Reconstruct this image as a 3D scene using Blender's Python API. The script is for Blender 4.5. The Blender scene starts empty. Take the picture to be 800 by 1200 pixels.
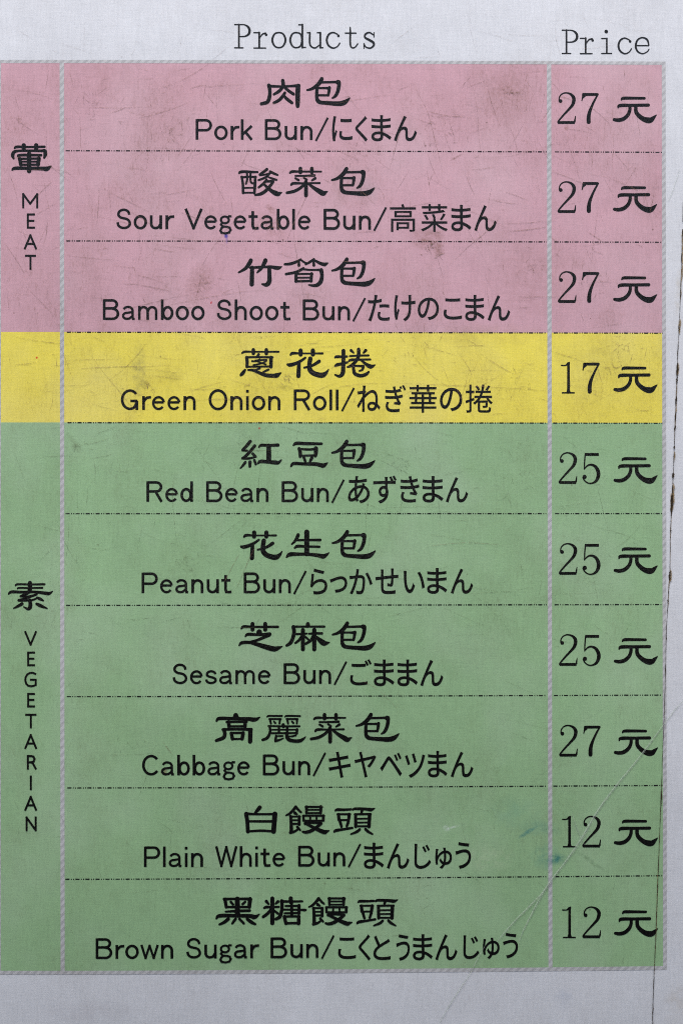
# -*- coding: utf-8 -*-
import bpy, math, random
from mathutils import Vector

scene = bpy.context.scene
COL = scene.collection

# ------------------------------------------------------------------ camera, sky, sun, exposure
S = 0.0005            # metres per image pixel (print positions are taken from image pixels)
DIST = 1.9            # camera to sheet
ZC = 0.330            # height of the picture's centre above the sheet's lower edge
W0, W1, H0, H1 = -60, 860, -60, 1260   # the sheet, in image pixels

cam = bpy.data.cameras.new("camera")
cam.sensor_fit = 'VERTICAL'
cam.sensor_height = 24.0
cam.lens = 24.0 * DIST / (1200 * S)
cam.clip_start = 0.05
cam.clip_end = 100
co = bpy.data.objects.new("camera", cam)
co.location = (0, -DIST, ZC)
co.rotation_euler = (math.radians(90), 0, 0)
COL.objects.link(co)
scene.camera = co

SUN_EL, SUN_ROT = math.radians(65), math.radians(-14)   # from high up, a little from the left, in front of the sheet
world = bpy.data.worlds.new("World")
scene.world = world
world.use_nodes = True
nt = world.node_tree
sky = nt.nodes.new("ShaderNodeTexSky")
sky.sky_type = 'NISHITA'
sky.sun_disc = False
sky.sun_elevation = SUN_EL
sky.sun_rotation = math.radians(180) + SUN_ROT
sky.air_density = 1.0
sky.dust_density = 3.5
sky.ozone_density = 1.0
bg = nt.nodes["Background"]
bg.inputs["Strength"].default_value = 0.15
nt.links.new(sky.outputs[0], bg.inputs["Color"])

sun = bpy.data.lights.new("sun", 'SUN')
sun.energy = 2.7
sun.angle = math.radians(12)
sun.color = (1.0, 0.98, 0.965)
so = bpy.data.objects.new("sun", sun)
d = Vector((math.sin(SUN_ROT) * math.cos(SUN_EL), -math.cos(SUN_ROT) * math.cos(SUN_EL), math.sin(SUN_EL)))
so.rotation_euler = d.to_track_quat('Z', 'Y').to_euler()
so.location = (0, -1, 2)
COL.objects.link(so)

scene.view_settings.view_transform = 'Standard'
scene.view_settings.look = 'None'
scene.view_settings.exposure = 0.05
scene.view_settings.gamma = 1.0
scene.view_settings.use_curve_mapping = False
scene.cycles.transparent_max_bounces = 24
scene.cycles.use_denoising = False
scene.cycles.filter_width = 1.05
scene.cycles.max_bounces = 4
scene.cycles.diffuse_bounces = 1
scene.cycles.glossy_bounces = 2

# ------------------------------------------------------------------ the sheet's own shape
BOW = 0.021
def bulge(px, py):
    """how far the sheet stands off its plane: bowed outwards in its middle, with slack waves"""
    v = (py - 600) / 600.0
    b = BOW * (1 - v * v)
    b += 0.0008 * math.sin(px / 97.0 + 0.6) * math.sin(py / 143.0 + 1.1)
    b += 0.0004 * math.sin(px / 53.0 + py / 210.0)
    b += 0.00016 * math.sin(py / 61.0 - px / 300.0 + 2.0)
    return b

def P(px, py, off=0.0):
    """point of the sheet, from image pixels measured on the flat photograph; off in millimetres above the print"""
    b = bulge(px, py)
    k = (DIST - b) / DIST  # flat point moved along its camera ray to the bulge, keeping its image pixel
    return (((px - 400) * S) * k, -(b + off * 0.001), ZC + (600 - py) * S * k)

def skew(x, y):
    """the lower rows climb a little towards the price column"""
    h = max(0.0, (x - 76) / 700.0) ** 1.5
    return y + h * (2.0 - 7.5 * (y / 1138.0) ** 2)

# ------------------------------------------------------------------ helpers
class MB:
    def __init__(self): self.v = []; self.f = []; self.k = 0
    def quadgrid(self, fn, nx, ny):
        o = len(self.v)
        for j in range(ny + 1):
            for i in range(nx + 1):
                self.v.append(fn(i / nx, j / ny))
        for j in range(ny):
            for i in range(nx):
                a = o + j * (nx + 1) + i
                self.f.append((a, a + nx + 1, a + nx + 2, a + 1))
    def poly(self, pts, off):
        o = len(self.v)
        for x, y in pts: self.v.append(P(x, y, off + self.k * 0.003))
        self.k += 1
        self.f.append(tuple(range(o, o + len(pts))))
    def ribbon(self, pts, off, cap=True, closed=False):
        """pts: (x, y, width) in image pixels; width may vary; flat ribbon following the sheet"""
        z = off + self.k * 0.003
        self.k += 1
        n = len(pts)
        L, R = [], []
        for i in range(n):
            x, y, w = pts[i]
            if closed: a, b = pts[(i - 1) % n], pts[(i + 1) % n]
            else: a, b = pts[max(i - 1, 0)], pts[min(i + 1, n - 1)]
            d1 = (x - a[0], y - a[1]); d2 = (b[0] - x, b[1] - y)
            l1 = math.hypot(*d1); l2 = math.hypot(*d2)
            if l1 < 1e-9: d1 = d2; l1 = l2
            if l2 < 1e-9: d2 = d1; l2 = l1
            if l1 < 1e-9: continue
            t1 = (d1[0] / l1, d1[1] / l1); t2 = (d2[0] / l2, d2[1] / l2)
            tx, ty = t1[0] + t2[0], t1[1] + t2[1]
            l = math.hypot(tx, ty)
            if l < 1e-6: tx, ty = t1; l = 1
            tx /= l; ty /= l
            m = 1 / max(0.55, tx * t1[0] + ty * t1[1])
            nx, ny = -ty * m * w / 2, tx * m * w / 2
            L.append((x + nx, y + ny)); R.append((x - nx, y - ny))
        if len(L) < 2: return
        o = len(self.v); n = len(L)
        for i in range(n):
            self.v.append(P(*L[i], z)); self.v.append(P(*R[i], z))
        for i in range(n if closed else n - 1):
            a = o + 2 * i; b = o + 2 * ((i + 1) % n)
            self.f.append((a, a + 1, b + 1, b))
        if cap and not closed:
            for e, q in ((0, 1), (-1, -2)):
                x, y, w = pts[e]; xq, yq, _ = pts[q]
                ang = math.atan2(y - yq, x - xq)
                o = len(self.v)
                for j in range(9):
                    t = ang - math.pi / 2 + math.pi * j / 8
                    self.v.append(P(x + math.cos(t) * w / 2, y + math.sin(t) * w / 2, z))
                self.f.append(tuple(range(o, o + 9)))
    def build(self, name, m, parent=None, kind=None, smooth=True):
        me = bpy.data.meshes.new(name)
        me.from_pydata(self.v, [], self.f)
        me.update()
        if me.polygons and me.polygons[0].normal.y > 0.0: me.flip_normals()
        if smooth:
            for p in me.polygons: p.use_smooth = False
        me.materials.append(m)
        o = bpy.data.objects.new(name, me)
        COL.objects.link(o)
        if parent is not None: o.parent = parent
        if kind: o["kind"] = kind
        return o

def smooth_pts(pts, sub=6):
    """Catmull-Rom through (x, y, w)"""
    if len(pts) < 3: return pts
    out = []
    n = len(pts)
    for i in range(n - 1):
        p0 = pts[max(i - 1, 0)]; p1 = pts[i]; p2 = pts[i + 1]; p3 = pts[min(i + 2, n - 1)]
        for s in range(sub):
            t = s / sub
            out.append(tuple(0.5 * ((2 * p1[c]) + (-p0[c] + p2[c]) * t + (2 * p0[c] - 5 * p1[c] + 4 * p2[c] - p3[c]) * t * t
                       + (-p0[c] + 3 * p1[c] - 3 * p2[c] + p3[c]) * t ** 3) for c in range(3)))
    out.append(pts[-1])
    return [(x, y, max(w, 0.02)) for x, y, w in out]

# ------------------------------------------------------------------ materials
def N(t, typ, **kw):
    n = t.nodes.new(typ)
    for k, v in kw.items(): setattr(n, k, v)
    return n

def mk_math(t, op, a, b=None, c=None, clamp=False):
    n = N(t, "ShaderNodeMath", operation=op, use_clamp=clamp)
    for i, q in enumerate((a, b, c)):
        if q is None: continue
        if isinstance(q, (int, float)): n.inputs[i].default_value = q
        else: t.links.new(q, n.inputs[i])
    return n.outputs[0]

def mk_mix(t, fac, a, b, blend='MIX'):
    n = N(t, "ShaderNodeMix", data_type='RGBA', blend_type=blend)
    for idx, q in ((0, fac), (6, a), (7, b)):
        if isinstance(q, (int, float)): n.inputs[idx].default_value = q
        elif isinstance(q, tuple): n.inputs[idx].default_value = (*q, 1) if len(q) == 3 else q
        else: t.links.new(q, n.inputs[idx])
    return n.outputs[2]

def print_coords(t):
    """object coordinates turned into image-pixel units (x right, y down)"""
    tc = N(t, "ShaderNodeTexCoord")
    sep = N(t, "ShaderNodeSeparateXYZ")
    t.links.new(tc.outputs["Object"], sep.inputs[0])
    x = mk_math(t, 'MULTIPLY_ADD', sep.outputs[0], 1 / S, 400.0)
    y = mk_math(t, 'MULTIPLY_ADD', sep.outputs[2], -1 / S, 600.0 + ZC / S)
    cb = N(t, "ShaderNodeCombineXYZ")
    t.links.new(x, cb.inputs[0]); t.links.new(y, cb.inputs[1])
    return cb.outputs[0], x, y

def noise(t, vec, sx, sy, detail=2.0, rough=0.5, off=0.0, dist=0.0):
    m = N(t, "ShaderNodeMapping")
    m.inputs["Scale"].default_value = (sx, sy, 1)
    m.inputs["Location"].default_value = (off, off * 0.7, off * 1.3)
    t.links.new(vec, m.inputs[0])
    n = N(t, "ShaderNodeTexNoise")
    n.inputs["Scale"].default_value = 1.0
    n.inputs["Detail"].default_value = detail
    n.inputs["Roughness"].default_value = rough
    n.inputs["Distortion"].default_value = dist
    t.links.new(m.outputs[0], n.inputs["Vector"])
    return n.outputs["Fac"]

def maprange(t, v, a, b, c, d):
    n = N(t, "ShaderNodeMapRange", clamp=True)
    n.inputs[1].default_value = a; n.inputs[2].default_value = b
    n.inputs[3].default_value = c; n.inputs[4].default_value = d
    t.links.new(v, n.inputs[0])
    return n.outputs[0]

BROWN = (0.28, 0.135, 0.10)
STAINS = [  # x, y, rx, ry, turn (deg), colour, strength, grain of its edge
    (595, 108, 30, 22, 30, BROWN, .26, .3), (570, 130, 60, 40, 0, BROWN, .16, .3),
    (500, 283, 22, 14, 10, BROWN, .60, .16), (513, 296, 7, 9, 0, BROWN, .75, .3),
    (235, 335, 16, 30, 20, BROWN, .42, .3), (315, 268, 30, 14, 30, BROWN, .32, .12),
    (318, 248, 8, 4, 50, BROWN, .7, .2), (533, 187, 8, 1.6, -28, (.16, .07, .03), .85, .3),
    (110, 100, 60, 40, 10, BROWN, .16, .13), (210, 130, 40, 50, 0, BROWN, .12, .3),
    (620, 330, 60, 60, 0, BROWN, .18, .13), (430, 225, 16, 20, 0, (.45, .45, .50), .20, .08),
    (165, 435, 9, 34, 0, (.20, .19, .12), .42, .10), (172, 452, 7, 6, 30, (.16, .12, .05), .55, .3),
    (205, 440, 14, 12, 0, (.30, .24, .06), .32, .12), (700, 420, 40, 26, 20, (.28, .22, .06), .22, .08),
    (335, 456, 12, 4, 10, (.22, .17, .05), .5, .2), (575, 395, 70, 14, 0, (.3, .22, .06), .20, .06),
    (90, 520, 5, 14, -30, (.13, .16, .08), .42, .15), (215, 655, 30, 34, 0, (.14, .17, .07), .22, .07),
    (290, 520, 60, 30, 0, (.13, .17, .10), .15, .05), (420, 540, 70, 22, 0, (.15, .15, .09), .14, .06),
    (616, 973, 14, 3.0, -34, (.02, .20, .22), .75, .12), (632, 968, 26, 10, 8, (.05, .25, .24), .28, .07),
    (651, 1004, 13, 7, 0, (.015, .17, .17), .80, .14), (638, 1002, 18, 16, 0, (.04, .24, .22), .38, .09),
    (600, 950, 34, 20, 0, (.08, .30, .28), .16, .05),
    (528, 967, 10, 1.5, -12, (.75, .82, .78), .70, .3), (522, 968, 5, 4, 30, (.75, .82, .78), .45, .3),
    (570, 1003, 34, 18, 0, (.62, .72, .50), .26, .10), (545, 965, 60, 34, 0, (.50, .66, .45), .16, .05),
    (690, 1007, 22, 3, 35, (.06, .12, .05), .45, .15), (194, 901, 5, 4, -30, (.20, .10, .04), .95, .3),
    (266, 279, 2.6, 3.4, 0, (.03, .03, .35), .95, .5), (267, 284, 1.4, 5, 0, (.10, .06, .4), .5, .5),
    (249, 357, 1.2, 2.0, 20, (.5, .01, .02), .95, .5), (47, 421, 1.6, 1.6, 0, (.7, .03, .01), 1, .5),
    (305, 503, 1.5, 1.5, 0, (.45, .03, .04), .9, .5), (662, 152, 3.5, 4, 0, BROWN, .6, .4),
    (774, 934, 1.4, 10, 1, (.02, .02, .015), .95, .5), (105, 1185, 60, 14, 0, (.45, .40, .42), .2, .05),
    (660, 1170, 12, 14, 0, (.25, .33, .55), .16, .1), (795, 1180, 20, 30, 0, (.5, .42, .32), .35, .07),
    (790, 345, 4, 30, 3, (.40, .30, .14), .30, .1), (410, 210, 30, 40, 0, BROWN, .08, .06),
    (80, 300, 50, 70, 0, BROWN, .08, .06), (755, 110, 18, 26, 0, BROWN, .10, .06),
]

def make_age_group(pick):
    g = bpy.data.node_groups.new("weathered_print", 'ShaderNodeTree')
    g.interface.new_socket(name="Color", in_out='INPUT', socket_type='NodeSocketColor')
    g.interface.new_socket(name="Dirt", in_out='INPUT', socket_type='NodeSocketFloat')
    g.interface.new_socket(name="Dirt Color", in_out='INPUT', socket_type='NodeSocketColor')
    g.interface.new_socket(name="Color", in_out='OUTPUT', socket_type='NodeSocketColor')
    g.interface.new_socket(name="Height", in_out='OUTPUT', socket_type='NodeSocketFloat')
    gi = N(g, "NodeGroupInput"); go = N(g, "NodeGroupOutput")
    vec, x, y = print_coords(g)
    col = gi.outputs[0]; dirt = gi.outputs[1]; dcol = gi.outputs[2]
    # cloth-like print grain: fine dots, and threads both ways
    dots = noise(g, vec, .62, .62, 2, .7)
    thv = noise(g, vec, .50, .045, 2, .6, 11)
    thh = noise(g, vec, .045, .50, 2, .6, 23)
    cloud = noise(g, vec, .012, .012, 4, .6, 5)
    cloud2 = noise(g, vec, .05, .035, 3, .6, 41)
    a = mk_math(g, 'MULTIPLY_ADD', mk_math(g, 'SUBTRACT', dots, .5), .22, 1.0)
    a = mk_math(g, 'MULTIPLY_ADD', mk_math(g, 'SUBTRACT', thv, .5), .20, a)
    a = mk_math(g, 'MULTIPLY_ADD', mk_math(g, 'SUBTRACT', thh, .5), .15, a)
    a = mk_math(g, 'MULTIPLY_ADD', mk_math(g, 'SUBTRACT', cloud, .5), .20, a)
    a = mk_math(g, 'MULTIPLY_ADD', mk_math(g, 'SUBTRACT', cloud2, .5), .12, a)
    cb = N(g, "ShaderNodeCombineXYZ")
    for i in range(3): g.links.new(a, cb.inputs[i])
    col = mk_mix(g, 1.0, col, cb.outputs[0], 'MULTIPLY')
    # uneven sheen, painted into the colour as random pale patches
    painted_sheen = maprange(g, noise(g, vec, .009, .007, 3, .55, 133), .45, .72, 0, .12)
    col = mk_mix(g, painted_sheen, col, (.74, .74, .74))
    # dirt: broad patches, fibrous streaks, specks
    patch = maprange(g, noise(g, vec, .016, .011, 5, .65, 71), .46, .78, 0, 1)
    fib = maprange(g, noise(g, vec, .42, .12, 4, .75, 91, 1.2), .50, .78, 0, 1)
    f = mk_math(g, 'MULTIPLY_ADD', patch, .28, mk_math(g, 'MULTIPLY', mk_math(g, 'MULTIPLY', fib, 1.1), mk_math(g, 'ADD', patch, .22)))
    f = mk_math(g, 'MULTIPLY', f, dirt, clamp=True)
    col = mk_mix(g, f, col, dcol)
    vor = N(g, "ShaderNodeTexVoronoi"); vor.feature = 'F1'
    mp = N(g, "ShaderNodeMapping"); mp.inputs["Scale"].default_value = (.042, .042, 1)
    g.links.new(vec, mp.inputs[0]); g.links.new(mp.outputs[0], vor.inputs["Vector"]); vor.inputs["Scale"].default_value = 1
    rnd = N(g, "ShaderNodeSeparateColor"); g.links.new(vor.outputs["Color"], rnd.inputs[0])
    rad = mk_math(g, 'MULTIPLY', maprange(g, rnd.outputs[0], .62, 1, 0, 1), .055)
    sp = mk_math(g, 'MULTIPLY', mk_math(g, 'LESS_THAN', vor.outputs["Distance"], rad), dirt, clamp=True)
    col = mk_mix(g, mk_math(g, 'MULTIPLY', sp, .8), col, mk_mix(g, .5, dcol, (.05, .03, .02)))
    # the stains one can point to
    shared = [(g0, maprange(g, noise(g, vec, g0, g0, 3, .7, 31 * g0), .34, .62, 0, 1)) for g0 in (.055, .13, .3)]
    for (sx, sy, rx, ry, turn, c, st, gr) in filter(pick, STAINS):
        th = math.radians(turn)
        dx = mk_math(g, 'SUBTRACT', x, float(sx)); dy = mk_math(g, 'SUBTRACT', y, float(sy))
        u = mk_math(g, 'MULTIPLY_ADD', dx, math.cos(th) / rx, mk_math(g, 'MULTIPLY', dy, math.sin(th) / rx))
        v = mk_math(g, 'MULTIPLY_ADD', dx, -math.sin(th) / ry, mk_math(g, 'MULTIPLY', dy, math.cos(th) / ry))
        r2 = mk_math(g, 'MULTIPLY_ADD', u, u, mk_math(g, 'MULTIPLY', v, v))
        fall = maprange(g, r2, 0, 1.15, 1, 0)
        n = min(shared, key=lambda q: abs(math.log(q[0] / gr)))[1]
        if gr >= .5: n = 1.0
        col = mk_mix(g, mk_math(g, 'MULTIPLY', mk_math(g, 'MULTIPLY', fall, n), st, clamp=True), col, c)
    h = mk_math(g, 'MULTIPLY_ADD', dots, .5, mk_math(g, 'MULTIPLY_ADD', thv, .5, thh))
    g.links.new(col, go.inputs[0]); g.links.new(h, go.inputs[1])
    return g
def spans(y0, y1, x0=0, x1=779):
    return lambda q: q[1] + max(q[2], q[3]) > y0 and q[1] - max(q[2], q[3]) < y1 and q[0] + max(q[2], q[3]) > x0 and q[0] - max(q[2], q[3]) < x1

def printed(name, color, dirt, dcol, pick, stripes=False):
    m = bpy.data.materials.new(name); m.use_nodes = True
    t = m.node_tree; b = t.nodes["Principled BSDF"]
    b.inputs["Roughness"].default_value = .75
    b.inputs["Specular IOR Level"].default_value = .15
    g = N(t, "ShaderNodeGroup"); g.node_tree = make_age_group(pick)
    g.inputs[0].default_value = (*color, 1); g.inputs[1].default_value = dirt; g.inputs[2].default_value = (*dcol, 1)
    if stripes:
        vec, x, y = print_coords(t)
        s = mk_math(t, 'ADD', x, y)
        wob = noise(t, vec, .2, .2, 2, .5, 3)
        ph = mk_math(t, 'MULTIPLY_ADD', wob, 2.0, s)
        w = mk_math(t, 'SINE', mk_math(t, 'MULTIPLY', ph, 2 * math.pi / 8.9))
        w = maprange(t, w, -.35, .35, 0, 1)
        hatch = maprange(t, mk_math(t, 'SINE', mk_math(t, 'MULTIPLY', mk_math(t, 'SUBTRACT', x, mk_math(t, 'MULTIPLY', y, -1.0)), 2 * math.pi / 2.23)), -.2, .8, 0, .25)
        c = mk_mix(t, w, (.43, .43, .44), (.57, .57, .58))
        c = mk_mix(t, hatch, c, (.75, .75, .76))
        t.links.new(c, g.inputs[0])
    t.links.new(g.outputs[0], b.inputs["Base Color"])
    bu = N(t, "ShaderNodeBump"); bu.inputs["Strength"].default_value = .12; bu.inputs["Distance"].default_value = .0002
    t.links.new(g.outputs[1], bu.inputs["Height"]); t.links.new(bu.outputs[0], b.inputs["Normal"])
    return m

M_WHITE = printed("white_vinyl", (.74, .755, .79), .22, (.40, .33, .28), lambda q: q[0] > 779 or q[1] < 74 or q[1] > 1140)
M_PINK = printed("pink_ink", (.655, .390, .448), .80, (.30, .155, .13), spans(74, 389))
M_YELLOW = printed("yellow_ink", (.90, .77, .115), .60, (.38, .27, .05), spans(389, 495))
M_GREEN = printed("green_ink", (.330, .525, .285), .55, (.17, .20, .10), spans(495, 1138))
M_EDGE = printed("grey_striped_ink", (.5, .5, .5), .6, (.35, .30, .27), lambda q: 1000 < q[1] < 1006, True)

def plain(name, color, rough=.6, spec=.2, alpha=None, grain=None):
    m = bpy.data.materials.new(name); m.use_nodes = True
    t = m.node_tree; b = t.nodes["Principled BSDF"]
    b.inputs["Roughness"].default_value = rough
    b.inputs["Specular IOR Level"].default_value = spec
    vec, x, y = print_coords(t)
    n = noise(t, vec, .6, .6, 3, .7)
    lo = tuple(c * .6 for c in color); hi = tuple(min(1, c * 1.5) for c in color)
    t.links.new(mk_mix(t, maprange(t, n, .3, .7, 0, 1), lo, hi), b.inputs["Base Color"])
    if alpha is not None:
        gn = grain or (.35, .62)
        a = maprange(t, noise(t, vec, .22, .22, 4, .7, 7), gn[0], gn[1], .15 * alpha, alpha)
        t.links.new(a, b.inputs["Alpha"])
    return m
M_INK = plain("black_ink", (.0045, .0047, .0050), .9, .04)
def wear(m, tint, amount):
    t = m.node_tree; b = t.nodes["Principled BSDF"]
    vec, x, y = print_coords(t)
    src = b.inputs["Base Color"].links[0].from_socket
    n = maprange(t, noise(t, vec, .5, .16, 4, .75, 55), .50, .80, 0, amount)
    t.links.new(mk_mix(t, n, src, tint), b.inputs["Base Color"])
wear(M_INK, (.14, .13, .125), .10)
M_INKGREY = plain("thin_black_ink", (.014, .015, .016), .9, .04)
M_SCRATCH = plain("brown_scratch", (.27, .15, .10), .8, .1, .52)
M_SCRATCHG = plain("olive_scratch", (.12, .13, .06), .8, .1, .42)
M_GRIME = plain("dark_grime", (.040, .028, .016), .8, .1, .96, (.2, .42))
M_RUST = plain("tan_grime", (.28, .19, .08), .8, .1, .75, (.3, .55))
M_CREASELIT = plain("painted_crease_light", (.55, .66, .53), .45, .3, .15, (.2, .5))  # sky light on the crease's upper flank, painted as a pale colour
M_CREASESHEEN = plain("painted_crease_sheen", (.60, .72, .58), .6, .1, .22, (.1, .5))  # soft light around the crease, painted as a wide pale ribbon
M_CREASEDARK = plain("painted_crease_shade", (.05, .08, .04), .7, .1, .22, (.2, .6))  # shade on the crease's far flank, painted dark
M_BOARD = plain("white_board", (.55, .56, .57), .6, .3)

def film_mat():
    m = bpy.data.materials.new("clear_laminate"); m.use_nodes = True
    t = m.node_tree; t.nodes.clear()
    out = N(t, "ShaderNodeOutputMaterial")
    tr = N(t, "ShaderNodeBsdfTransparent"); tr.inputs[0].default_value = (.985, .985, .985, 1)
    gl = N(t, "ShaderNodeBsdfAnisotropic"); gl.inputs["Roughness"].default_value = .22
    # the same reflectance from either side of the thin film
    ge = N(t, "ShaderNodeNewGeometry"); dt = N(t, "ShaderNodeVectorMath", operation='DOT_PRODUCT')
    t.links.new(ge.outputs["Incoming"], dt.inputs[0]); t.links.new(ge.outputs["Normal"], dt.inputs[1])
    inv = mk_math(t, 'SUBTRACT', 1.0, mk_math(t, 'ABSOLUTE', dt.outputs["Value"]), clamp=True)
    fres = mk_math(t, 'MULTIPLY_ADD', mk_math(t, 'POWER', inv, 5.0), .97, .025)
    vec, x, y = print_coords(t)
    bu = N(t, "ShaderNodeBump"); bu.inputs["Strength"].default_value = .35; bu.inputs["Distance"].default_value = .0004
    hgt = mk_math(t, 'MULTIPLY_ADD', noise(t, vec, .03, .05, 1, .5, 3), 2.0, noise(t, vec, .4, .4, 0, .6, 9))
    t.links.new(hgt, bu.inputs["Height"])
    t.links.new(bu.outputs[0], gl.inputs["Normal"]); 
    mx = N(t, "ShaderNodeMixShader")
    t.links.new(fres, mx.inputs[0]); t.links.new(tr.outputs[0], mx.inputs[1]); t.links.new(gl.outputs[0], mx.inputs[2])
    t.links.new(mx.outputs[0], out.inputs[0])
    return m
M_FILM = film_mat()

# ------------------------------------------------------------------ the wall behind
mb = MB()
def box(mb, x0, x1, y0, y1, z0, z1):
    o = len(mb.v)
    for (x, y, z) in ((x0, y0, z0), (x1, y0, z0), (x1, y1, z0), (x0, y1, z0), (x0, y0, z1), (x1, y0, z1), (x1, y1, z1), (x0, y1, z1)):
        mb.v.append((x, y, z))
    for f in ((0, 3, 2, 1), (4, 5, 6, 7), (0, 1, 5, 4), (1, 2, 6, 5), (2, 3, 7, 6), (3, 0, 4, 7)):
        mb.f.append(tuple(o + i for i in f))
box(mb, -.32, .32, .012, .05, -.10, .76)
wall = mb.build("wall", M_BOARD)
me = wall.data; me.update(); me.validate()
wall["kind"] = "structure"

# ------------------------------------------------------------------ the menu board
root = bpy.data.objects.new("menu_board", None)
root.empty_display_size = .05
COL.objects.link(root)
root["label"] = "weathered bun price list with pink, yellow and green bands printed on a white laminated sheet"
root["category"] = "menu board"

def patch_obj(name, x0, x1, y0, y1, off, m, parent, step=10, warp=True, kind=None):
    mb = MB()
    ev = lambda q, y: q(y) if callable(q) else q
    nx = max(1, int(abs(ev(x1, 0) - ev(x0, 0)) / step)); ny = max(1, int(abs(y1 - y0) / step))
    def fn(u, v):
        yy = y0 + (y1 - y0) * v
        xa = ev(x0, yy); xb = ev(x1, yy)
        xx = xa + (xb - xa) * u
        return P(xx, skew(xx, yy) if warp else yy, off)
    mb.quadgrid(fn, nx, ny)
    return mb.build(name, m, parent, kind)

# sheet: front skin, back skin and edges
mb = MB()
NX, NY = 92, 132
mb.quadgrid(lambda u, v: P(W0 + (W1 - W0) * u, H0 + (H1 - H0) * v, 0), NX, NY)
nf = len(mb.v)
def back(u, v):
    a = P(W0 + (W1 - W0) * u, H0 + (H1 - H0) * v, 0)
    return (a[0], a[1] + .0012, a[2])
mb2 = MB(); mb2.quadgrid(back, NX, NY)
mb.v += mb2.v
mb.f += [tuple(reversed([i + nf for i in f])) for f in mb2.f]
def idx(i, j): return j * (NX + 1) + i
ring = [idx(i, 0) for i in range(NX + 1)] + [idx(NX, j) for j in range(1, NY + 1)] + [idx(i, NY) for i in range(NX - 1, -1, -1)] + [idx(0, j) for j in range(NY - 1, 0, -1)]
for k in range(len(ring)):
    a, b = ring[k], ring[(k + 1) % len(ring)]
    mb.f.append((a, b, b + nf, a + nf))
sheet = mb.build("sheet", M_WHITE, root)

def xl(y): return 1.4 - .2 * y / 1138
def d1a(y): return 70.1 + 1.2 * y / 1138
def d1b(y): return 75.2 + .9 * y / 1138
def d2a(y): return 640.2 + 1.9 * y / 1138
def d2b(y): return 645.3 + 1.5 * y / 1138
def ra(y): return 774.6 + 1.7 * y / 1138
def rb(y): return 779.1 + 1.6 * y / 1138

ROWS = [74.0, 176.3, 282.0, 389.0, 495.0, 601.6, 709.0, 816.0, 923.0, 1030.0, 1137.6]
LINES_L = ROWS
# category cells
cellkind = ["pink"] * 3 + ["yellow"] + ["green"] * 6
MATS = {"pink": M_PINK, "yellow": M_YELLOW, "green": M_GREEN}
cat = {}
for nm, a, b in (("pink", 0, 3), ("yellow", 3, 4), ("green", 4, 10)):
    cat[nm] = patch_obj("category_cell", xl, d1a, ROWS[a], ROWS[b], .05, MATS[nm], root)
    cat[nm]["label"] = {"pink": "pink meat column cell", "yellow": "blank yellow column cell", "green": "green vegetarian column cell"}[nm]
prod, price = [], []
NAMES = ["pork bun", "sour vegetable bun", "bamboo shoot bun", "green onion roll", "red bean bun", "peanut bun", "sesame bun",
         "cabbage bun", "plain white bun", "brown sugar bun"]
for i in range(10):
    m = MATS[cellkind[i]]
    c = patch_obj("product_cell", d1b, d2a, ROWS[i], ROWS[i + 1], .05, m, root)
    c["label"] = cellkind[i] + " cell naming the " + NAMES[i]
    prod.append(c)
    c = patch_obj("price_cell", d2b, ra, ROWS[i], ROWS[i + 1], .05, m, root)
    c["label"] = cellkind[i] + " cell with the price of the " + NAMES[i]
    price.append(c)
# striped border strips
patch_obj("border_strip", -2.4, xl, 70.0, 1142.0, .09, M_EDGE, root, 4)
patch_obj("border_strip", d1a, d1b, 74.0, 1137.6, .09, M_EDGE, root, 4)
patch_obj("border_strip", d2a, d2b, 74.0, 1137.6, .09, M_EDGE, root, 4)
patch_obj("border_strip", ra, rb, 70.2, 1142.0, .09, M_EDGE, root, 4)
patch_obj("border_strip", xl, ra, 70.2, 74.0, .10, M_EDGE, root, 4)
patch_obj("border_strip", xl, ra, 1137.6, 1142.0, .10, M_EDGE, root, 4)

# dash-dot-dot rules
def rule(y, x0, x1, parent, ph):
    mb = MB()
    x = x0 + ph
    rnd = random.Random(int(y))
    while x < x1 - 1:
        for dx, ln in ((0, 4.9), (6.5, 1.15), (9.2, 1.15)):
            a, b = x + dx, min(x + dx + ln, x1)
            if a >= x1 or b - a < .4: continue
            w = 1.35 + rnd.uniform(-.2, .2)
            mb.ribbon([(a, skew(a, y), w), (b, skew(b, y), w)], .13, cap=False); mb.k = 0
        x += 11.75
    return mb.build("dashed_rule", M_INKGREY, parent, )
for i in range(1, 10):
    rule(ROWS[i] + .3, 76.6, 640.0, prod[i - 1], (i * 3.7) % 3)
    rule(ROWS[i] + .3, 647.4, 775.6, price[i - 1], (i * 2.3) % 3)

# ------------------------------------------------------------------ brush lettering (clerical hand), strokes x,y,width in the units of each tracing
# name: (origin x, origin y, units per image pixel, strokes)
G = {}
G['bao'] = (355, 190, 8.889, """452,68,34;438,95,38;405,135,36;350,172,26;300,186,16
440,105,20;520,104,20;600,102,22;625,104,26
618,104,44;630,108,36;628,150,34;615,205,32;592,248,28;562,268,14
415,165,18;480,165,18;530,166,26
530,162,30;525,205,26;518,240,22
415,240,18;520,240,18
402,150,30;398,220,30;402,280,34;420,305,38;450,316,34;550,324,38;630,327,46;680,317,46;715,294,30;742,268,8""")
G['rou'] = (300, 85, 6.667, """208,62,24;212,90,26;205,115,22;180,145,22;140,170,16
212,100,20;245,135,20;292,168,20
225,158,18;208,185,22;180,215,22;140,236,18
216,178,14;240,205,22;280,236,20
100,100,26;108,140,24;105,190,26;88,230,26;42,244,22
100,105,20;160,108,16;220,108,14;280,105,16;335,102,22
328,105,32;325,170,34;325,225,32;325,262,26""")
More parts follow.
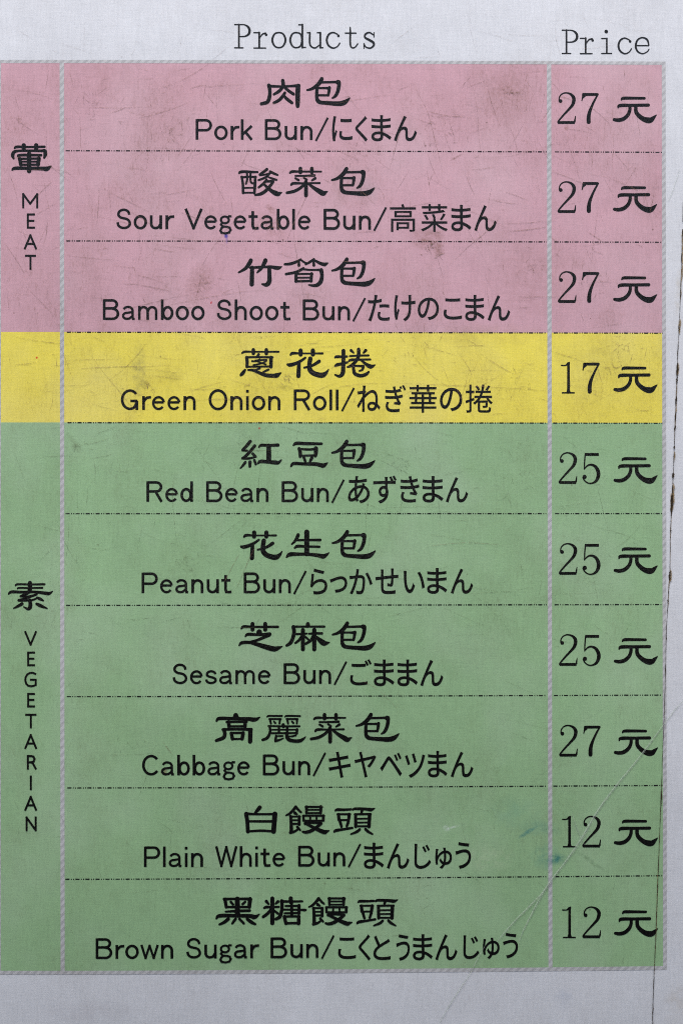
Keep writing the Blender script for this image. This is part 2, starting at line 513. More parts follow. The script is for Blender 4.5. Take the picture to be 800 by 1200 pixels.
G['suan'] = (275, 190, 8.889, """48,115,16;62,102,26;120,98,22;180,102,22;238,103,18
72,152,20;85,220,22;88,320,24
72,158,18;150,152,16;222,155,18
215,152,22;212,230,26;205,322,24
88,318,14;205,318,14
95,268,14;205,266,12
128,108,18;130,180,18;118,225,16
165,108,18;165,190,18;180,218,16;200,218,14
335,74,26;305,98,24;262,128,20
262,134,18;320,128,14;375,112,14
368,97,20;405,115,22;448,134,14
362,118,20;335,148,18;290,172,18;248,186,16
345,152,10;395,172,18;436,184,16
332,182,22;305,218,24;250,262,18
335,200,18;385,198,22;400,205,22;370,245,26;320,300,30;270,330,28;215,342,16
300,225,16;340,262,24;385,300,34;425,322,46;452,330,42;470,322,26;490,315,6""")
G['cai'] = (275, 190, 8.889, """575,112,16;600,98,24;680,98,16;800,98,16;900,98,14
684,66,34;684,106,34
803,66,34;803,106,34
632,142,14;720,142,16;830,138,22
633,168,18;665,187,20
720,164,16;752,182,16
838,168,24;803,190,14
588,236,18;612,220,24;700,220,16;800,218,14;885,217,16
740,205,34;742,270,36;742,345,36
722,232,24;680,270,26;620,302,28;545,318,24
768,222,22;820,265,30;880,302,44;920,324,48;945,314,26;966,304,6""")
G['zhu'] = (275, 295, 8.889, """168,90,38;150,125,38;110,175,30;42,215,14
160,165,20;215,163,22;265,160,26
182,165,38;180,250,40;178,338,42
320,90,40;305,125,36;275,175,28;236,215,14
305,158,20;380,158,28;435,168,36;465,166,28;489,154,6
360,160,36;362,240,38;360,310,44;330,343,38;285,336,12""")
G['sun'] = (275, 295, 8.889, """688,80,18;640,105,24;580,125,26;522,130,20
667,105,20;668,142,26
690,85,14;725,110,16;755,120,12
824,78,22;780,108,22;738,130,16
822,105,18;824,140,26
830,88,18;880,115,26;930,132,34;950,126,26;970,118,8
715,172,22;680,192,24;630,214,24;535,232,22
700,180,18;780,188,16;860,188,18;900,190,28
900,192,38;908,250,34;895,310,38;860,345,34;820,352,24;770,345,10
640,212,28;638,306,30
640,230,16;810,230,16
640,270,14;800,268,14
640,308,18;800,303,20
800,228,28;795,305,26""")
G['cong'] = (275, 402, 8.889, """78,104,14;105,90,20;190,90,14;330,90,14;458,90,16
195,70,32;195,108,32
330,70,32;330,108,34
250,118,24;235,138,18
125,150,30;130,195,30;128,245,28
118,148,18;250,146,16;395,148,18
378,150,34;378,200,34;378,246,32
128,246,16;380,243,16
262,170,16;220,188,14;180,188,14
215,180,12;330,174,16
328,184,16;285,210,12;195,228,12
240,192,12;325,222,12
108,280,20;85,312,34;65,332,24
140,280,14;190,282,24;240,302,26;320,333,34;400,340,38;440,335,44;462,322,26;485,308,6
262,262,18;215,280,14
352,275,18;300,300,16""")
G['hua'] = (275, 615, 8.889, """98,125,16;120,108,26;200,110,14;330,110,14;430,110,18
203,80,40;203,122,38
330,80,40;330,120,40
252,155,18;210,185,24;150,215,30;95,230,34;68,226,20
185,215,34;183,280,38;180,345,40
303,165,42;295,220,42;298,275,46;330,312,46;385,333,48;430,336,50;465,315,32;494,276,6
395,192,32;350,222,26;300,245,20;240,258,16""")
G['juan'] = (355, 402, 8.889, """420,80,36;420,160,36;418,250,38;412,315,40;380,345,28;332,330,12
332,150,14;350,142,26;400,142,22;455,140,20
332,240,14;355,226,30;410,214,24;460,200,18
500,76,26;525,100,14
652,76,28;628,102,14
578,65,32;578,120,34;565,165,30;530,210,28;490,240,24;462,248,14
486,135,14;580,130,16;682,128,16
475,190,12;500,175,24;600,172,18;700,170,16
605,178,18;650,215,26;690,240,40;715,243,34;750,226,6
520,215,22;528,290,30;545,322,32;600,340,32;655,325,30;682,300,18
540,236,16;590,238,18;628,240,22
626,240,26;618,275,20;585,290,12""")
G['hong'] = (275, 510, 8.889, """162,64,30;120,115,28;82,152,22
82,158,18;130,160,18
208,110,28;160,170,28;110,220,26;78,238,16
78,242,16;140,242,20;190,232,18;215,222,20
188,192,24;218,222,22
112,280,24;90,310,22;60,342,12
160,280,32;158,325,24
205,260,22;220,300,22
252,124,12;278,103,26;350,105,24;450,102,30
355,110,42;355,200,46;355,270,46
243,294,14;270,272,32;355,278,32;420,283,38;455,284,30;487,256,8""")
G['dou'] = (275, 510, 8.889, """612,104,14;640,84,30;720,86,30;800,88,28;905,88,22
670,138,28;682,180,34;682,222,28
665,140,14;730,147,20;800,147,20;850,135,22
845,138,42;845,180,38;840,214,30
680,212,14;840,210,20
718,225,26;735,275,22
803,235,30;783,275,20
585,324,14;615,294,30;720,298,28;840,300,34;885,308,38;920,316,42;945,302,26;967,286,6""")
G['sheng'] = (275, 615, 8.889, """660,105,32;645,140,30;622,175,22;595,200,14
650,158,20;720,158,20;890,157,24
750,75,48;750,180,48;750,300,48
625,240,16;655,222,28;740,225,20;882,228,20
540,336,14;575,308,38;660,305,30;760,306,28;870,318,36;920,328,42;950,314,30;981,290,6""")
G['zhi'] = (275, 723, 8.889, """70,120,14;95,100,26;190,102,20;330,102,20;450,102,22
186,72,38;186,130,38
318,72,38;318,130,40
256,158,54;256,166,54
112,202,12;140,180,28;250,184,24;365,178,34
362,188,28;290,218,26;220,246,24;150,264,24
48,294,14;75,268,30;150,264,28;230,283,36;320,310,46;405,332,50;450,324,36;496,306,6""")
G['ma'] = (275, 723, 8.889, """762,74,38;762,90,40
605,100,20;700,100,18;800,100,18;932,100,20
612,104,38;618,160,36;605,220,34;580,270,34;540,297,22
645,178,18;750,172,16
710,135,38;710,335,38
695,200,20;670,240,24;632,270,18
725,198,18;768,234,18
772,174,16;830,170,20;908,170,22
828,135,40;828,335,40
815,200,26;790,245,26;740,277,22
840,198,18;880,236,40;922,268,54;950,272,38;987,264,6""")
G['gao'] = (245, 830, 7.273, """228,60,38;228,75,52
65,107,14;90,86,26;220,88,24;330,90,28;375,96,34;405,92,26;432,76,6
168,117,28;170,153,28
308,117,28;306,153,28
150,116,16;322,114,16
165,154,16;310,153,16
125,182,26;135,215,28;122,250,28;62,274,22
118,180,20;240,178,18;360,180,24
352,188,34;350,282,34
190,212,26;200,260,26
290,210,28;282,260,26
186,210,16;294,208,16
195,262,14;285,260,14""")
G['li'] = (300, 830, 16, """205,160,16;240,142,30;350,142,28;485,142,32
540,160,16;575,142,30;700,142,28;825,146,28
262,205,36;280,285,30
250,200,28;465,200,28
450,205,34;440,285,28
585,205,36;600,285,30
572,200,28;780,200,28
768,205,34;765,285,28
335,245,24;362,275,32
672,245,24;700,275,32
510,310,56;515,340,56
232,330,24;520,335,26;815,335,28
255,335,36;265,420,40;245,500,44;200,560,48;125,590,40
265,400,22;775,400,22
265,465,26;775,462,28
768,395,44;762,470,38
430,345,36;430,460,36
585,345,44;585,460,44
375,510,32;365,610,44
380,520,20;500,518,24
370,610,40;440,592,30;515,560,14
578,465,56;582,540,60;625,590,60;720,612,56;820,608,56;880,575,40;930,530,8
600,525,20;680,522,24;745,505,28""")
G['bai'] = (275, 938, 8.889, """262,72,38;240,98,34;212,130,20
120,140,40;132,220,36;138,322,38
118,136,28;200,142,20;380,142,20;425,136,32
418,142,50;412,230,46;405,322,46
150,217,20;400,217,22
140,322,18;270,314,22;410,322,20""")
G['man'] = (275, 938, 8.889, """635,68,30;605,105,26;570,138,22;535,154,14
645,75,20;668,103,22;692,122,16
627,130,30;650,145,14
582,165,24;588,240,30;590,328,34
575,167,16;680,167,16
672,168,28;672,250,26
590,205,14;672,205,14
590,244,18;672,242,18
580,334,28;625,322,22;655,302,18
652,275,24;682,308,18
747,65,26;747,130,24
738,66,18;908,66,18
896,65,30;894,130,26
750,97,13;890,97,13
750,131,15;890,130,15
715,160,22;718,205,22
712,158,18;930,158,18
715,210,17;925,210,17
922,158,26;922,207,26
786,160,17;786,208,17
852,160,17;852,208,17
735,238,30;800,232,18;900,236,22
900,240,26;850,280,30;790,318,32;740,330,28;708,324,18
742,242,22;800,270,26;860,300,34;930,328,40;955,322,28;984,314,6""")
G['tou'] = (355, 938, 8.889, """335,107,12;355,96,26;430,96,22;500,92,20
368,145,28;374,200,30
358,143,16;490,143,18
480,145,32;474,200,28
372,204,16;476,203,16
385,218,26;400,272,24
472,218,26;455,268,22
325,325,18;345,312,28;420,300,22;512,285,20
518,97,14;540,86,24;640,88,26;700,95,32;720,92,24;746,80,6
615,100,26;608,125,20
546,148,28;548,270,30
692,148,32;686,270,34
538,143,18;704,141,18
550,190,14;690,188,14
550,230,14;690,228,14
548,268,16;690,268,16
590,300,22;560,325,24;498,350,14
650,298,24;680,325,24;724,350,12""")
G['hei'] = (245, 1046, 6.667, """125,55,24;135,112,22
118,50,20;220,48,16;325,50,22
320,50,30;314,112,26
135,112,16;312,112,16
170,72,16;188,92,16
282,72,16;262,90,16
221,50,36;222,175,38
130,148,12;220,143,18;318,140,18
58,202,12;85,180,26;220,180,24;320,182,28;350,190,32;372,184,22;393,168,6
150,205,24;120,230,22;82,248,14
207,205,20;182,240,16
238,205,18;272,240,16
298,205,20;330,230,24;362,246,14""")
G['tang'] = (305, 1046, 13.333, """188,90,56;188,240,58;188,475,60
95,135,44;130,178,24
275,140,44;240,172,26
60,240,28;95,225,40;180,225,30;290,222,28
175,245,30;120,320,44;45,378,38
215,280,28;275,325,34
475,90,60;480,150,56
330,135,46;410,138,32;520,138,30;655,135,26
335,130,50;340,220,46;325,320,48;300,380,50;245,412,40
395,208,26;600,206,30
365,265,26;480,265,28;640,268,30;700,270,36;718,262,12
380,322,26;600,318,28
605,200,44;605,325,42
490,170,38;490,360,40
375,375,48;400,480,46
600,372,48;598,480,52
370,372,30;610,370,30
395,478,34;600,474,36""")
G['hun'] = (0, 150, 6.667, """118,158,12;135,147,18;230,148,14;350,146,16
188,135,30;188,160,30
285,135,30;285,160,30
110,238,12;102,215,24;112,188,22;150,178,16;230,177,16;320,178,18;352,178,24;356,205,26;348,232,14
142,220,12;165,211,18;325,212,16
155,238,24;165,285,24
306,238,28;300,285,26
150,240,14;310,238,14
160,262,11;305,262,11
165,286,14;300,286,14
230,200,30;230,335,32
98,328,10;120,314,22;220,314,22;330,316,26;370,318,32;402,297,6""")
G['su'] = (0, 675, 11.43, """405,92,50;405,150,54;400,205,50
212,128,14;240,110,22;400,112,20;600,110,24
238,170,12;260,159,20;400,160,18;572,157,22
120,240,16;160,212,34;300,215,30;450,212,30;560,222,36;650,234,40;680,225,28;708,203,8
390,215,40;340,245,34;280,270,24
285,273,18;370,277,26;440,264,28;495,245,24
430,268,24;350,300,28;255,325,30
260,330,22;360,328,22;440,320,22;490,300,20
500,287,22;540,305,34;582,328,18
405,325,40;412,380,46;405,422,46;375,440,30;322,412,10
300,372,38;250,400,32;188,432,12
495,372,30;550,398,40;636,434,12""")
G['yuan'] = (715, 850, 13.333, """185,112,16;215,88,40;350,86,38;545,88,34
133,235,16;165,202,46;350,198,40;606,195,42
318,215,42;315,280,44;285,350,48;220,408,52;140,430,50;72,422,40
410,215,46;415,300,52;460,362,58;530,412,68;600,432,84;648,425,74;690,388,44;730,350,8""")

def strokes(txt):
    return [[tuple(float(v) for v in p.split(',')) for p in ln.split(';')] for ln in txt.strip().split('\n')]

def brush(name, dx, dy, parent, m=M_INK, kk=1.02):
    ox, oy, sc, txt = G[name]
    mb = MB()
    for st in strokes(txt):
        pts = [(ox + dx + x / sc, oy + dy + y / sc, w / sc * kk + .50) for x, y, w in st]
        mb.ribbon(smooth_pts(pts, 5), .16)
    return mb.build("brush_character", m, parent)

TITLES = [  # row: (glyph, dx, dy)
    [('rou', 0, 0), ('bao', -28.8, -105.4)],
    [('suan', 0, 0), ('cai', 0, 0), ('bao', 0, 0)],
    [('zhu', 0, 0), ('sun', 0, 0), ('bao', .4, 106.1)],
    [('cong', 0, 0), ('hua', 54.4, -213.3), ('juan', 0, 0)],
    [('hong', 0, 0), ('dou', 0, 0), ('bao', .3, 319.6)],
    [('hua', 0, 0), ('sheng', 0, 0), ('bao', .9, 425.4)],
    [('zhi', 0, 0), ('ma', 0, 0), ('bao', .9, 532.6)],
    [('gao', 0, 0), ('li', 0, 0), ('cai', 28.2, 640.1), ('bao', 28.6, 639.6)],
    [('bai', 0, 0), ('man', 0, 0), ('tou', 0, 0)],
    [('hei', 0, 0), ('tang', 0, 0), ('man', 26.8, 107.3), ('tou', 26.8, 107.2)],
]
for i, row in enumerate(TITLES):
    for nm, dx, dy in row: brush(nm, dx, dy, prod[i])
brush('hun', 0, 0, cat['pink']); brush('su', 0, 0, cat['green'])
YDX = [-1.4, -1.1, -.9, -.6, -.4, -.3, -.1, 0, 0, .1]
YDY = [-741.5, -636.6, -531.0, -425.3, -319.0, -213.3, -107.0, 0, 105.7, 211.9]
for i in range(10): brush('yuan', YDX[i], YDY[i], price[i])

# ------------------------------------------------------------------ price numerals (old-style serif)
NUM = {
 '1': (645, 415, 11.43, 660, 523, """235,130,32;235,508,34
142,148,14;195,148,14;232,122,30
250,104,6;244,125,20
146,516,15;318,516,15
235,470,34;235,500,46
205,512,10;235,500,20;265,512,10"""),
 '7': (645, 415, 11.43, 680, 523, """438,131,34;642,131,34
443,125,20;437,170,16;428,212,12
462,150,30;445,175,10
644,128,16;600,205,24;560,290,30;530,370,42;518,440,50;518,498,52"""),
 '2': (645, 520, 11.43, 655, 535, """146,230,46;147,231,46
128,225,14;130,185,14;155,145,14;195,124,15;235,122,16;285,140,28;320,180,42;325,225,44;305,285,38;255,345,28;185,420,22;118,500,18;115,520,16
115,518,34;338,518,34
336,505,22;346,435,8"""),
 '5': (645, 520, 11.43, 682, 535, """452,142,34;640,142,34
459,140,16;450,250,15;448,338,13
446,337,10;490,292,18;540,280,24;595,305,36;630,365,46;634,430,46;605,495,34;550,528,18;495,525,14;448,490,14;428,450,16
450,442,52;451,443,52"""),
}
def numeral(ch, mb, dx, dy):
    ox, oy, sc, _, _, txt = NUM[ch]
    for st in strokes(txt):
        pts = [(ox + dx + x / sc, oy + dy + y / sc, w / sc + .28) for x, y, w in st]
        rnd = not (len(st) == 2 and abs(st[0][1] - st[1][1]) < 1) or ch in '2' and st[0][2] > 40
        mb.ribbon(smooth_pts(pts, 6), .16, cap=rnd)
PR = ["27", "27", "27", "17", "25", "25", "25", "27", "12", "12"]
BASE = [145.0, 249.3, 354.7, 460.9, 566.8, 673.3, 780.0, 886.3, 992.8, 1099.1]
PDX = [-1.6, -1.3, -.9, -.4, 0, .2, .4, .6, .8, .9]
for i, s in enumerate(PR):
    mb = MB()
    for k, ch in enumerate(s):
        dy = BASE[i] - (460.8 if ch in '17' else 566.8)
        dx = PDX[i] + (.4 if ch in '17' else 0)
        if ch == '2' and k == 1: dx += 26.9
        if ch == '5': dx += 0
        if ch == '1': dx += 0
        numeral(ch, mb, dx, dy)
    mb.build("price_numerals", M_INK, price[i])

# ------------------------------------------------------------------ thin serif headings
H = {
 'P': """80,35,8;80,143,8|60,35,5;82,35,5|60,144,5;100,144,5|80,35,5;105,36,5;122,45,9;130,62,11;125,80,10;108,90,6;82,91,5""",
 'r': """175,72,8;175,144,8|150,73,5;177,73,5|150,145,5;205,145,5|177,98,5;190,80,6;205,76,8|207,82,11;208,83,11""",
 'o': """267,72,6;287,79,7;298,107,9;287,135,7;267,143,6;247,135,7;236,107,9;247,79,7;267,72,6""",
 'd': """348,72,6;368,79,7;375,107,8;368,135,7;348,143,6;330,135,7;320,107,9;330,79,7;348,72,6|377,35,8;377,143,8|360,36,5;378,36,5|375,142,5;392,142,5""",
 'u': """412,73,8;412,125,8;425,142,6;440,143,6;458,130,5|400,73,5;412,73,5|461,73,8;461,143,8|447,73,5;461,73,5|460,143,5;473,143,5""",
 'c': """545,87,11;546,88,11|541,80,5;520,72,6;500,82,8;491,107,9;499,132,8;520,145,6;540,138,5;552,122,5""",
 't': """601,48,5;601,75,8;601,125,8;608,142,6;622,142,5;636,125,5|578,75,5;628,75,5""",
 's': """712,72,4;712,93,4|708,82,5;690,72,6;672,80,8;670,95,8;690,107,10;708,118,10;711,132,8;695,145,6;674,140,5;666,126,5|665,124,4;665,146,4""",
}
H5 = {
 'i': """352,125,9;352,212,9|322,125,6;352,125,6|322,213,6;380,213,6|348,84,20;349,85,20""",
 'e': """522,167,6;597,167,6|598,163,7;588,132,10;560,120,7;532,134,9;521,168,11;532,200,9;560,214,6;588,203,6;599,188,5""",
}
def heading(items, parent):
    mb = MB()
    for (src, ch, ox, oy, sc, tx, ty) in items:
        for ln in src[ch].split('|'):
            st = [tuple(float(v) for v in p.split(',')) for p in ln.split(';')]
            pts = [(ox + x / sc + tx, oy + y / sc + ty, w / sc + .18) for x, y, w in st]
            mb.ribbon(smooth_pts(pts, 6), .12)
    mb.build("heading_lettering", M_INKGREY, parent)
heading([(H, c, 260, 20, 4.0, 0, 0) for c in "Products"], sheet)
heading([(H, 'P', 260, 20, 4.0, 383.2, 6.6), (H, 'r', 260, 20, 4.0, 381.9, 6.6), (H5, 'i', 640, 20, 5.0, 0, 0),
         (H, 'c', 260, 20, 4.0, 341.3, 6.6), (H5, 'e', 640, 20, 5.0, 0, 0)], sheet)

# ------------------------------------------------------------------ plain sans lettering
def arc(cx, cy, rx, ry, a0, a1, n=14):
    return [(cx + rx * math.cos(math.radians(a0 + (a1 - a0) * i / n)), cy + ry * math.sin(math.radians(a0 + (a1 - a0) * i / n))) for i in range(n + 1)]
V, Hh = 2.95, 2.5          # upright and level stroke widths
CAP, XH = 24.0, 16.2
c0, c1 = Hh / 2, CAP - Hh / 2
x1_ = XH - Hh / 2
def ell(w, h, base=0): return [(w / 2 + (w / 2 - V / 2) * math.cos(t), base + h / 2 + (h / 2 - Hh / 2) * math.sin(t)) for t in [2 * math.pi * i / 28 for i in range(28)]]
s0 = V / 2
# glyph: width, left bearing, right bearing, list of (points, closed)
LG = {}
def g_(ch, w, l, r, *st): LG[ch] = (w, l, r, st)
g_('P', 18.9, 2.1, 1.4, [(s0, 0), (s0, CAP)], [(s0, c1)] + [(11.5, c1)] + arc(11.8, 16.9, 5.7, c1 - 16.9, 90, -90) + [(s0, 11.1)])
g_('B', 19.2, 2.1, 1.8, [(s0, 0), (s0, CAP)], [(s0, c1), (11.2, c1)] + arc(11.2, 18.1, 5.2, c1 - 18.1, 90, -90) + [(s0, 13.4)],
   [(11.2, 13.0)] + arc(11.6, 7.1, 6.1, 5.9, 90, -90) + [(s0, c0)])
g_('R', 19.6, 2.1, 1.2, [(s0, 0), (s0, CAP)], [(s0, c1), (11.4, c1)] + arc(11.6, 17.5, 5.6, c1 - 17.5, 90, -90) + [(s0, 12.2)], [(10.6, 12.2), (17.9, 0)])
g_('S', 17.9, 1.2, 1.5, [(15.6, 16.9)] + arc(9.0, 17.6, 6.3, 5.1, 12, 180, 12) + arc(9.0, 17.4, 6.3, 4.6, 180, 250, 6) + arc(9.3, 6.6, 6.9, 5.9, 72, 0, 6) + arc(9.2, 6.6, 7.1, 5.3, 0, -180, 14) + [(1.8, 8.0)])
g_('G', 20.8, 1.6, 2.0, arc(10.6, 12, 9.1, 10.7, 38, 180, 12) + arc(10.6, 12, 9.1, 10.7, 180, 300, 12) + [(17.6, 6.5), (17.9, 10.4)], [(11.0, 10.6), (19.3, 10.6)], [(18.6, 10.6), (18.6, 0)])
g_('C', 19.5, 1.6, 1.4, arc(10.6, 12, 9.1, 10.7, 40, 180, 12) + arc(10.6, 12, 9.1, 10.7, 180, 322, 14))
g_('O', 21.5, 1.6, 1.6, ('c', [(10.75 + 9.3 * math.cos(t), 12 + 10.9 * math.sin(t)) for t in [2 * math.pi * i / 32 for i in range(32)]]))
g_('V', 21.7, .6, .4, [(1.5, CAP), (10.85, 1.2), (20.2, CAP)])
g_('W', 26.5, .6, .6, [(1.4, CAP), (7.4, 1.0), (13.25, CAP - 1), (19.1, 1.0), (25.1, CAP)])
g_('o', 15.6, 1.4, 1.4, ('c', ell(15.6, XH + .3, -.15)))
g_('e', 15.2, 1.4, 1.4, [(2.0, 8.9), (13.6, 8.9)] , [(13.75, 9.0)] + arc(7.6, 8.1, 6.15, x1_ - 8.1, 8, 180, 12) + arc(7.6, 8.1, 6.15, 8.1 - c0 + .1, 180, 322, 12))
g_('a', 15.2, 1.4, 1.8, arc(7.2, 11.3, 5.2, 3.9, 165, 20, 8) + [(12.6, 11.0), (12.6, 3.2), (13.1, 1.2), (15.2, 1.0)], [(12.6, 9.2), (7.0, 8.3)] + arc(5.6, 4.7, 4.2, 3.5, 100, 270, 8) + [(8.6, 1.5), (12.4, 4.4)])
g_('n', 14.0, 2.1, 2.1, [(s0, 0), (s0, XH)], [(s0, 9.6)] + arc(7.3, 9.8, 5.2, x1_ - 9.8, 170, 0, 10) + [(12.5, 0)])
g_('m', 22.8, 2.1, 2.1, [(s0, 0), (s0, XH)], [(s0, 9.8)] + arc(6.5, 10.3, 4.7, x1_ - 10.3, 170, 0, 10) + [(11.4, 0)], [(11.4, 9.8)] + arc(16.6, 10.3, 4.7, x1_ - 10.3, 170, 0, 10) + [(21.3, 0)])
g_('h', 14.0, 2.1, 2.1, [(s0, 0), (s0, CAP)], [(s0, 9.6)] + arc(7.3, 9.8, 5.2, x1_ - 9.8, 170, 0, 10) + [(12.5, 0)])
g_('u', 14.2, 2.1, 2.1, [(s0, XH), (s0, 5.8)] + arc(6.6, 5.9, 5.1, 5.9 - c0, 180, 340, 10) + [(12.7, 6.4)], [(12.7, XH), (12.7, 0)])
g_('r', 10.3, 2.1, -.4, [(s0, 0), (s0, XH)], [(s0, 9.2), (3.0, 12.0), (5.5, 14.4), (10.2, 14.9)])
g_('k', 14.0, 2.1, .3, [(s0, 0), (s0, CAP)], [(1.8, 6.2), (12.6, XH)], [(5.2, 9.2), (12.6, 0)])
g_('l', 3.0, 2.2, 2.2, [(s0, 0), (s0, CAP)])
g_('i', 3.0, 2.2, 2.2, [(s0, 0), (s0, XH)], [(s0, 20.4), (s0, 23.6)])
g_('t', 12.0, .9, .8, [(4.9, 21.2), (4.9, 4.2), (5.8, 1.6), (8.0, 1.15), (12.0, 1.5)], [(0, 15.0), (10.8, 15.0)])
g_('b', 14.6, 2.1, 1.4, [(s0, 0), (s0, CAP)], ('c', [(7.9 + 5.3 * math.cos(t), 8.1 + 6.85 * math.sin(t)) for t in [2 * math.pi * i / 26 for i in range(26)]]))
g_('d', 14.6, 1.4, 2.1, [(13.1, 0), (13.1, CAP)], ('c', [(6.7 + 5.3 * math.cos(t), 8.1 + 6.85 * math.sin(t)) for t in [2 * math.pi * i / 26 for i in range(26)]]))
g_('w', 21.5, .5, .5, [(1.3, XH), (6.0, .9), (10.75, XH - 1), (15.5, .9), (20.2, XH)])
g_('s', 13.8, 1.2, 1.2, [(12.0, 11.6)] + arc(7.0, 11.5, 4.9, 3.5, 12, 180, 8) + [(2.4, 10.2), (4.2, 8.9), (9.0, 7.6), (11.6, 6.4)] + arc(6.9, 4.7, 5.4, 3.5, 15, -180, 12) + [(1.4, 5.4)])
g_('g', 14.6, 1.2, .8, ('c', [(6.4 + 4.7 * math.cos(t), 11.0 + 3.95 * math.sin(t)) for t in [2 * math.pi * i / 22 for i in range(22)]]),
   [(9.6, 13.6), (11.5, 15.2), (14.4, 15.2)], [(3.4, 8.2), (2.0, 5.6), (3.4, 3.4), (8.8, 2.9), (12.0, 1.8), (13.0, -.8), (11.6, -3.6), (7.0, -4.9), (2.6, -4.0), (1.2, -1.6), (2.2, 1.2), (4.6, 3.0)])
g_('/', 15.8, .9, .9, [(.9, -1.2), (14.9, 26.0)])
g_(' ', 0, 5.8, 5.8)
THIN = {'/': 2.1, 'S': 2.75, 's': 2.6, 'a': 2.6, 'g': 2.4, 'w': 2.6, 'W': 2.7, 'e': 2.65, 'm': 2.7}

def split_corners(pts, limit=38):
    """drop doubled points; cut the line at sharp corners and let the pieces overlap there by half a width"""
    q = [pts[0]]
    for p in pts[1:]:
        if math.hypot(p[0] - q[-1][0], p[1] - q[-1][1]) > .35: q.append(p)
    if math.hypot(pts[-1][0] - q[-1][0], pts[-1][1] - q[-1][1]) > 1e-6 and len(q) > 1: q[-1] = pts[-1]
    def ext(a, b):      # a moved away from b by half a width
        l = math.hypot(a[0] - b[0], a[1] - b[1]) or 1
        return (a[0] + (a[0] - b[0]) / l * a[2] * .46, a[1] + (a[1] - b[1]) / l * a[2] * .46, a[2])
    out, cur = [], [q[0]]
    for i in range(1, len(q)):
        cur.append(q[i])
        if i < len(q) - 1:
            a = math.atan2(q[i][1] - q[i - 1][1], q[i][0] - q[i - 1][0]); b = math.atan2(q[i + 1][1] - q[i][1], q[i + 1][0] - q[i][0])
            t = abs((b - a + math.pi) % (2 * math.pi) - math.pi)
            if math.degrees(t) > limit:
                cur[-1] = ext(cur[-1], cur[-2]); out.append(cur)
                cur = [ext(q[i], q[i + 1])]
    out.append(cur)
    return [c for c in out if len(c) > 1]

def latin(text, x0, x1, base, parent):
    total = sum(sum(LG[c][:3]) for c in text) - LG[text[0]][1] - LG[text[-1]][2]
    k = (x1 - x0) / total
    mb = MB()
    x = x0 - LG[text[0]][1] * k
    for ch in text:
        w, l, r, st = LG[ch]
        x += l * k
        for s in st:
            closed = isinstance(s, tuple)
            if closed: s = s[1]
            ww = THIN.get(ch, 2.9) * 1.13
            pts = []
            for i, (a, b) in enumerate(s):
                px = x + a * k; py = base - b
                py += skew(px, base) - skew(x0, base)
                # level runs a little thinner than upright ones
                q = s[min(i + 1, len(s) - 1)]; p = s[max(i - 1, 0)]
                dx, dy = q[0] - p[0], q[1] - p[1]
                L = math.hypot(dx, dy) or 1
                wi = ww * (1 - .10 * abs(dx) / L)
                pts.append((px, py, wi))
            if closed: mb.ribbon(pts, .16, cap=False, closed=True)
            else:
                for seg in split_corners(pts): mb.ribbon(seg, .16, cap=False)
        x += (w + r) * k
    return mb.build("english_lettering", M_INK, parent)

LAT = [("Pork Bun/", 229.5, 384.9, 163.6), ("Sour Vegetable Bun/", 136.3, 453.0, 268.4), ("Bamboo Shoot Bun/", 120.9, 428.5, 374.7),
       ("Green Onion Roll/", 141.9, 415.5, 480.3), ("Red Bean Bun/", 171.9, 403.7, 588.0), ("Peanut Bun/", 166.3, 359.3, 695.0),
       ("Sesame Bun/", 202.0, 406.6, 801.6), ("Cabbage Bun/", 166.8, 382.0, 908.6), ("Plain White Bun/", 169.0, 423.0, 1016.0),
       ("Brown Sugar Bun/", 112.5, 391.9, 1123.6)]
for i, (t, a, b, y) in enumerate(LAT): latin(t, a, b, y, prod[i])

# side captions
CG = {  # unit boxes, y down
 'M': [[(0, 1), (0, 0), (.5, .72), (1, 0), (1, 1)]], 'E': [[(1, 0), (0, 0), (0, 1), (1, 1)], [(0, .48), (.9, .48)]],
 'A': [[(0, 1), (.5, 0), (1, 1)], [(.2, .66), (.8, .66)]], 'T': [[(0, 0), (1, 0)], [(.5, 0), (.5, 1)]],
 'V': [[(0, 0), (.5, 1), (1, 0)]],
 'G': [[(.95, .08), (.72, 0), (.45, .01), (.18, .13), (.03, .35), (0, .55), (.08, .8), (.28, .96), (.55, 1), (.8, .97), (1, .9), (1, .52), (.55, .52)]],
 'R': [[(0, 1), (0, 0), (.45, 0), (.72, .06), (.85, .24), (.75, .42), (.45, .5), (0, .5)], [(.45, .5), (.66, .6), (1, 1)]],
 'I': [[(.5, 0), (.5, 1)]], 'N': [[(0, 1), (0, 0), (1, 1), (1, 0)]],
}
def caption(items, parent):
    mb = MB()
    for ch, xa, xb, ya, yb in items:
        w = 2.4; e = w / 2
        for s in CG[ch]:
            pts = [(xa + e + (xb - xa - w) * u, ya + e * .9 + (yb - ya - w * .9) * v, w) for u, v in s]
            # extend open square ends to the box
            def ext(p, q):
                d = math.hypot(p[0] - q[0], p[1] - q[1]) or 1
                return (p[0] + (p[0] - q[0]) / d * e, p[1] + (p[1] - q[1]) / d * e, w)
            pts[0] = ext(pts[0], pts[1]); pts[-1] = ext(pts[-1], pts[-2])
            for seg in split_corners(pts): mb.ribbon(seg, .16, cap=False)
    mb.build("caption_lettering", M_INK, parent)
caption([('M', 26.4, 45.2, 226.4, 244.0), ('E', 31.8, 41.4, 250.2, 267.8), ('A', 28.4, 43.6, 274.6, 292.0), ('T', 29.6, 42.6, 298.6, 316.0)], cat['pink'])
cx = 36.5
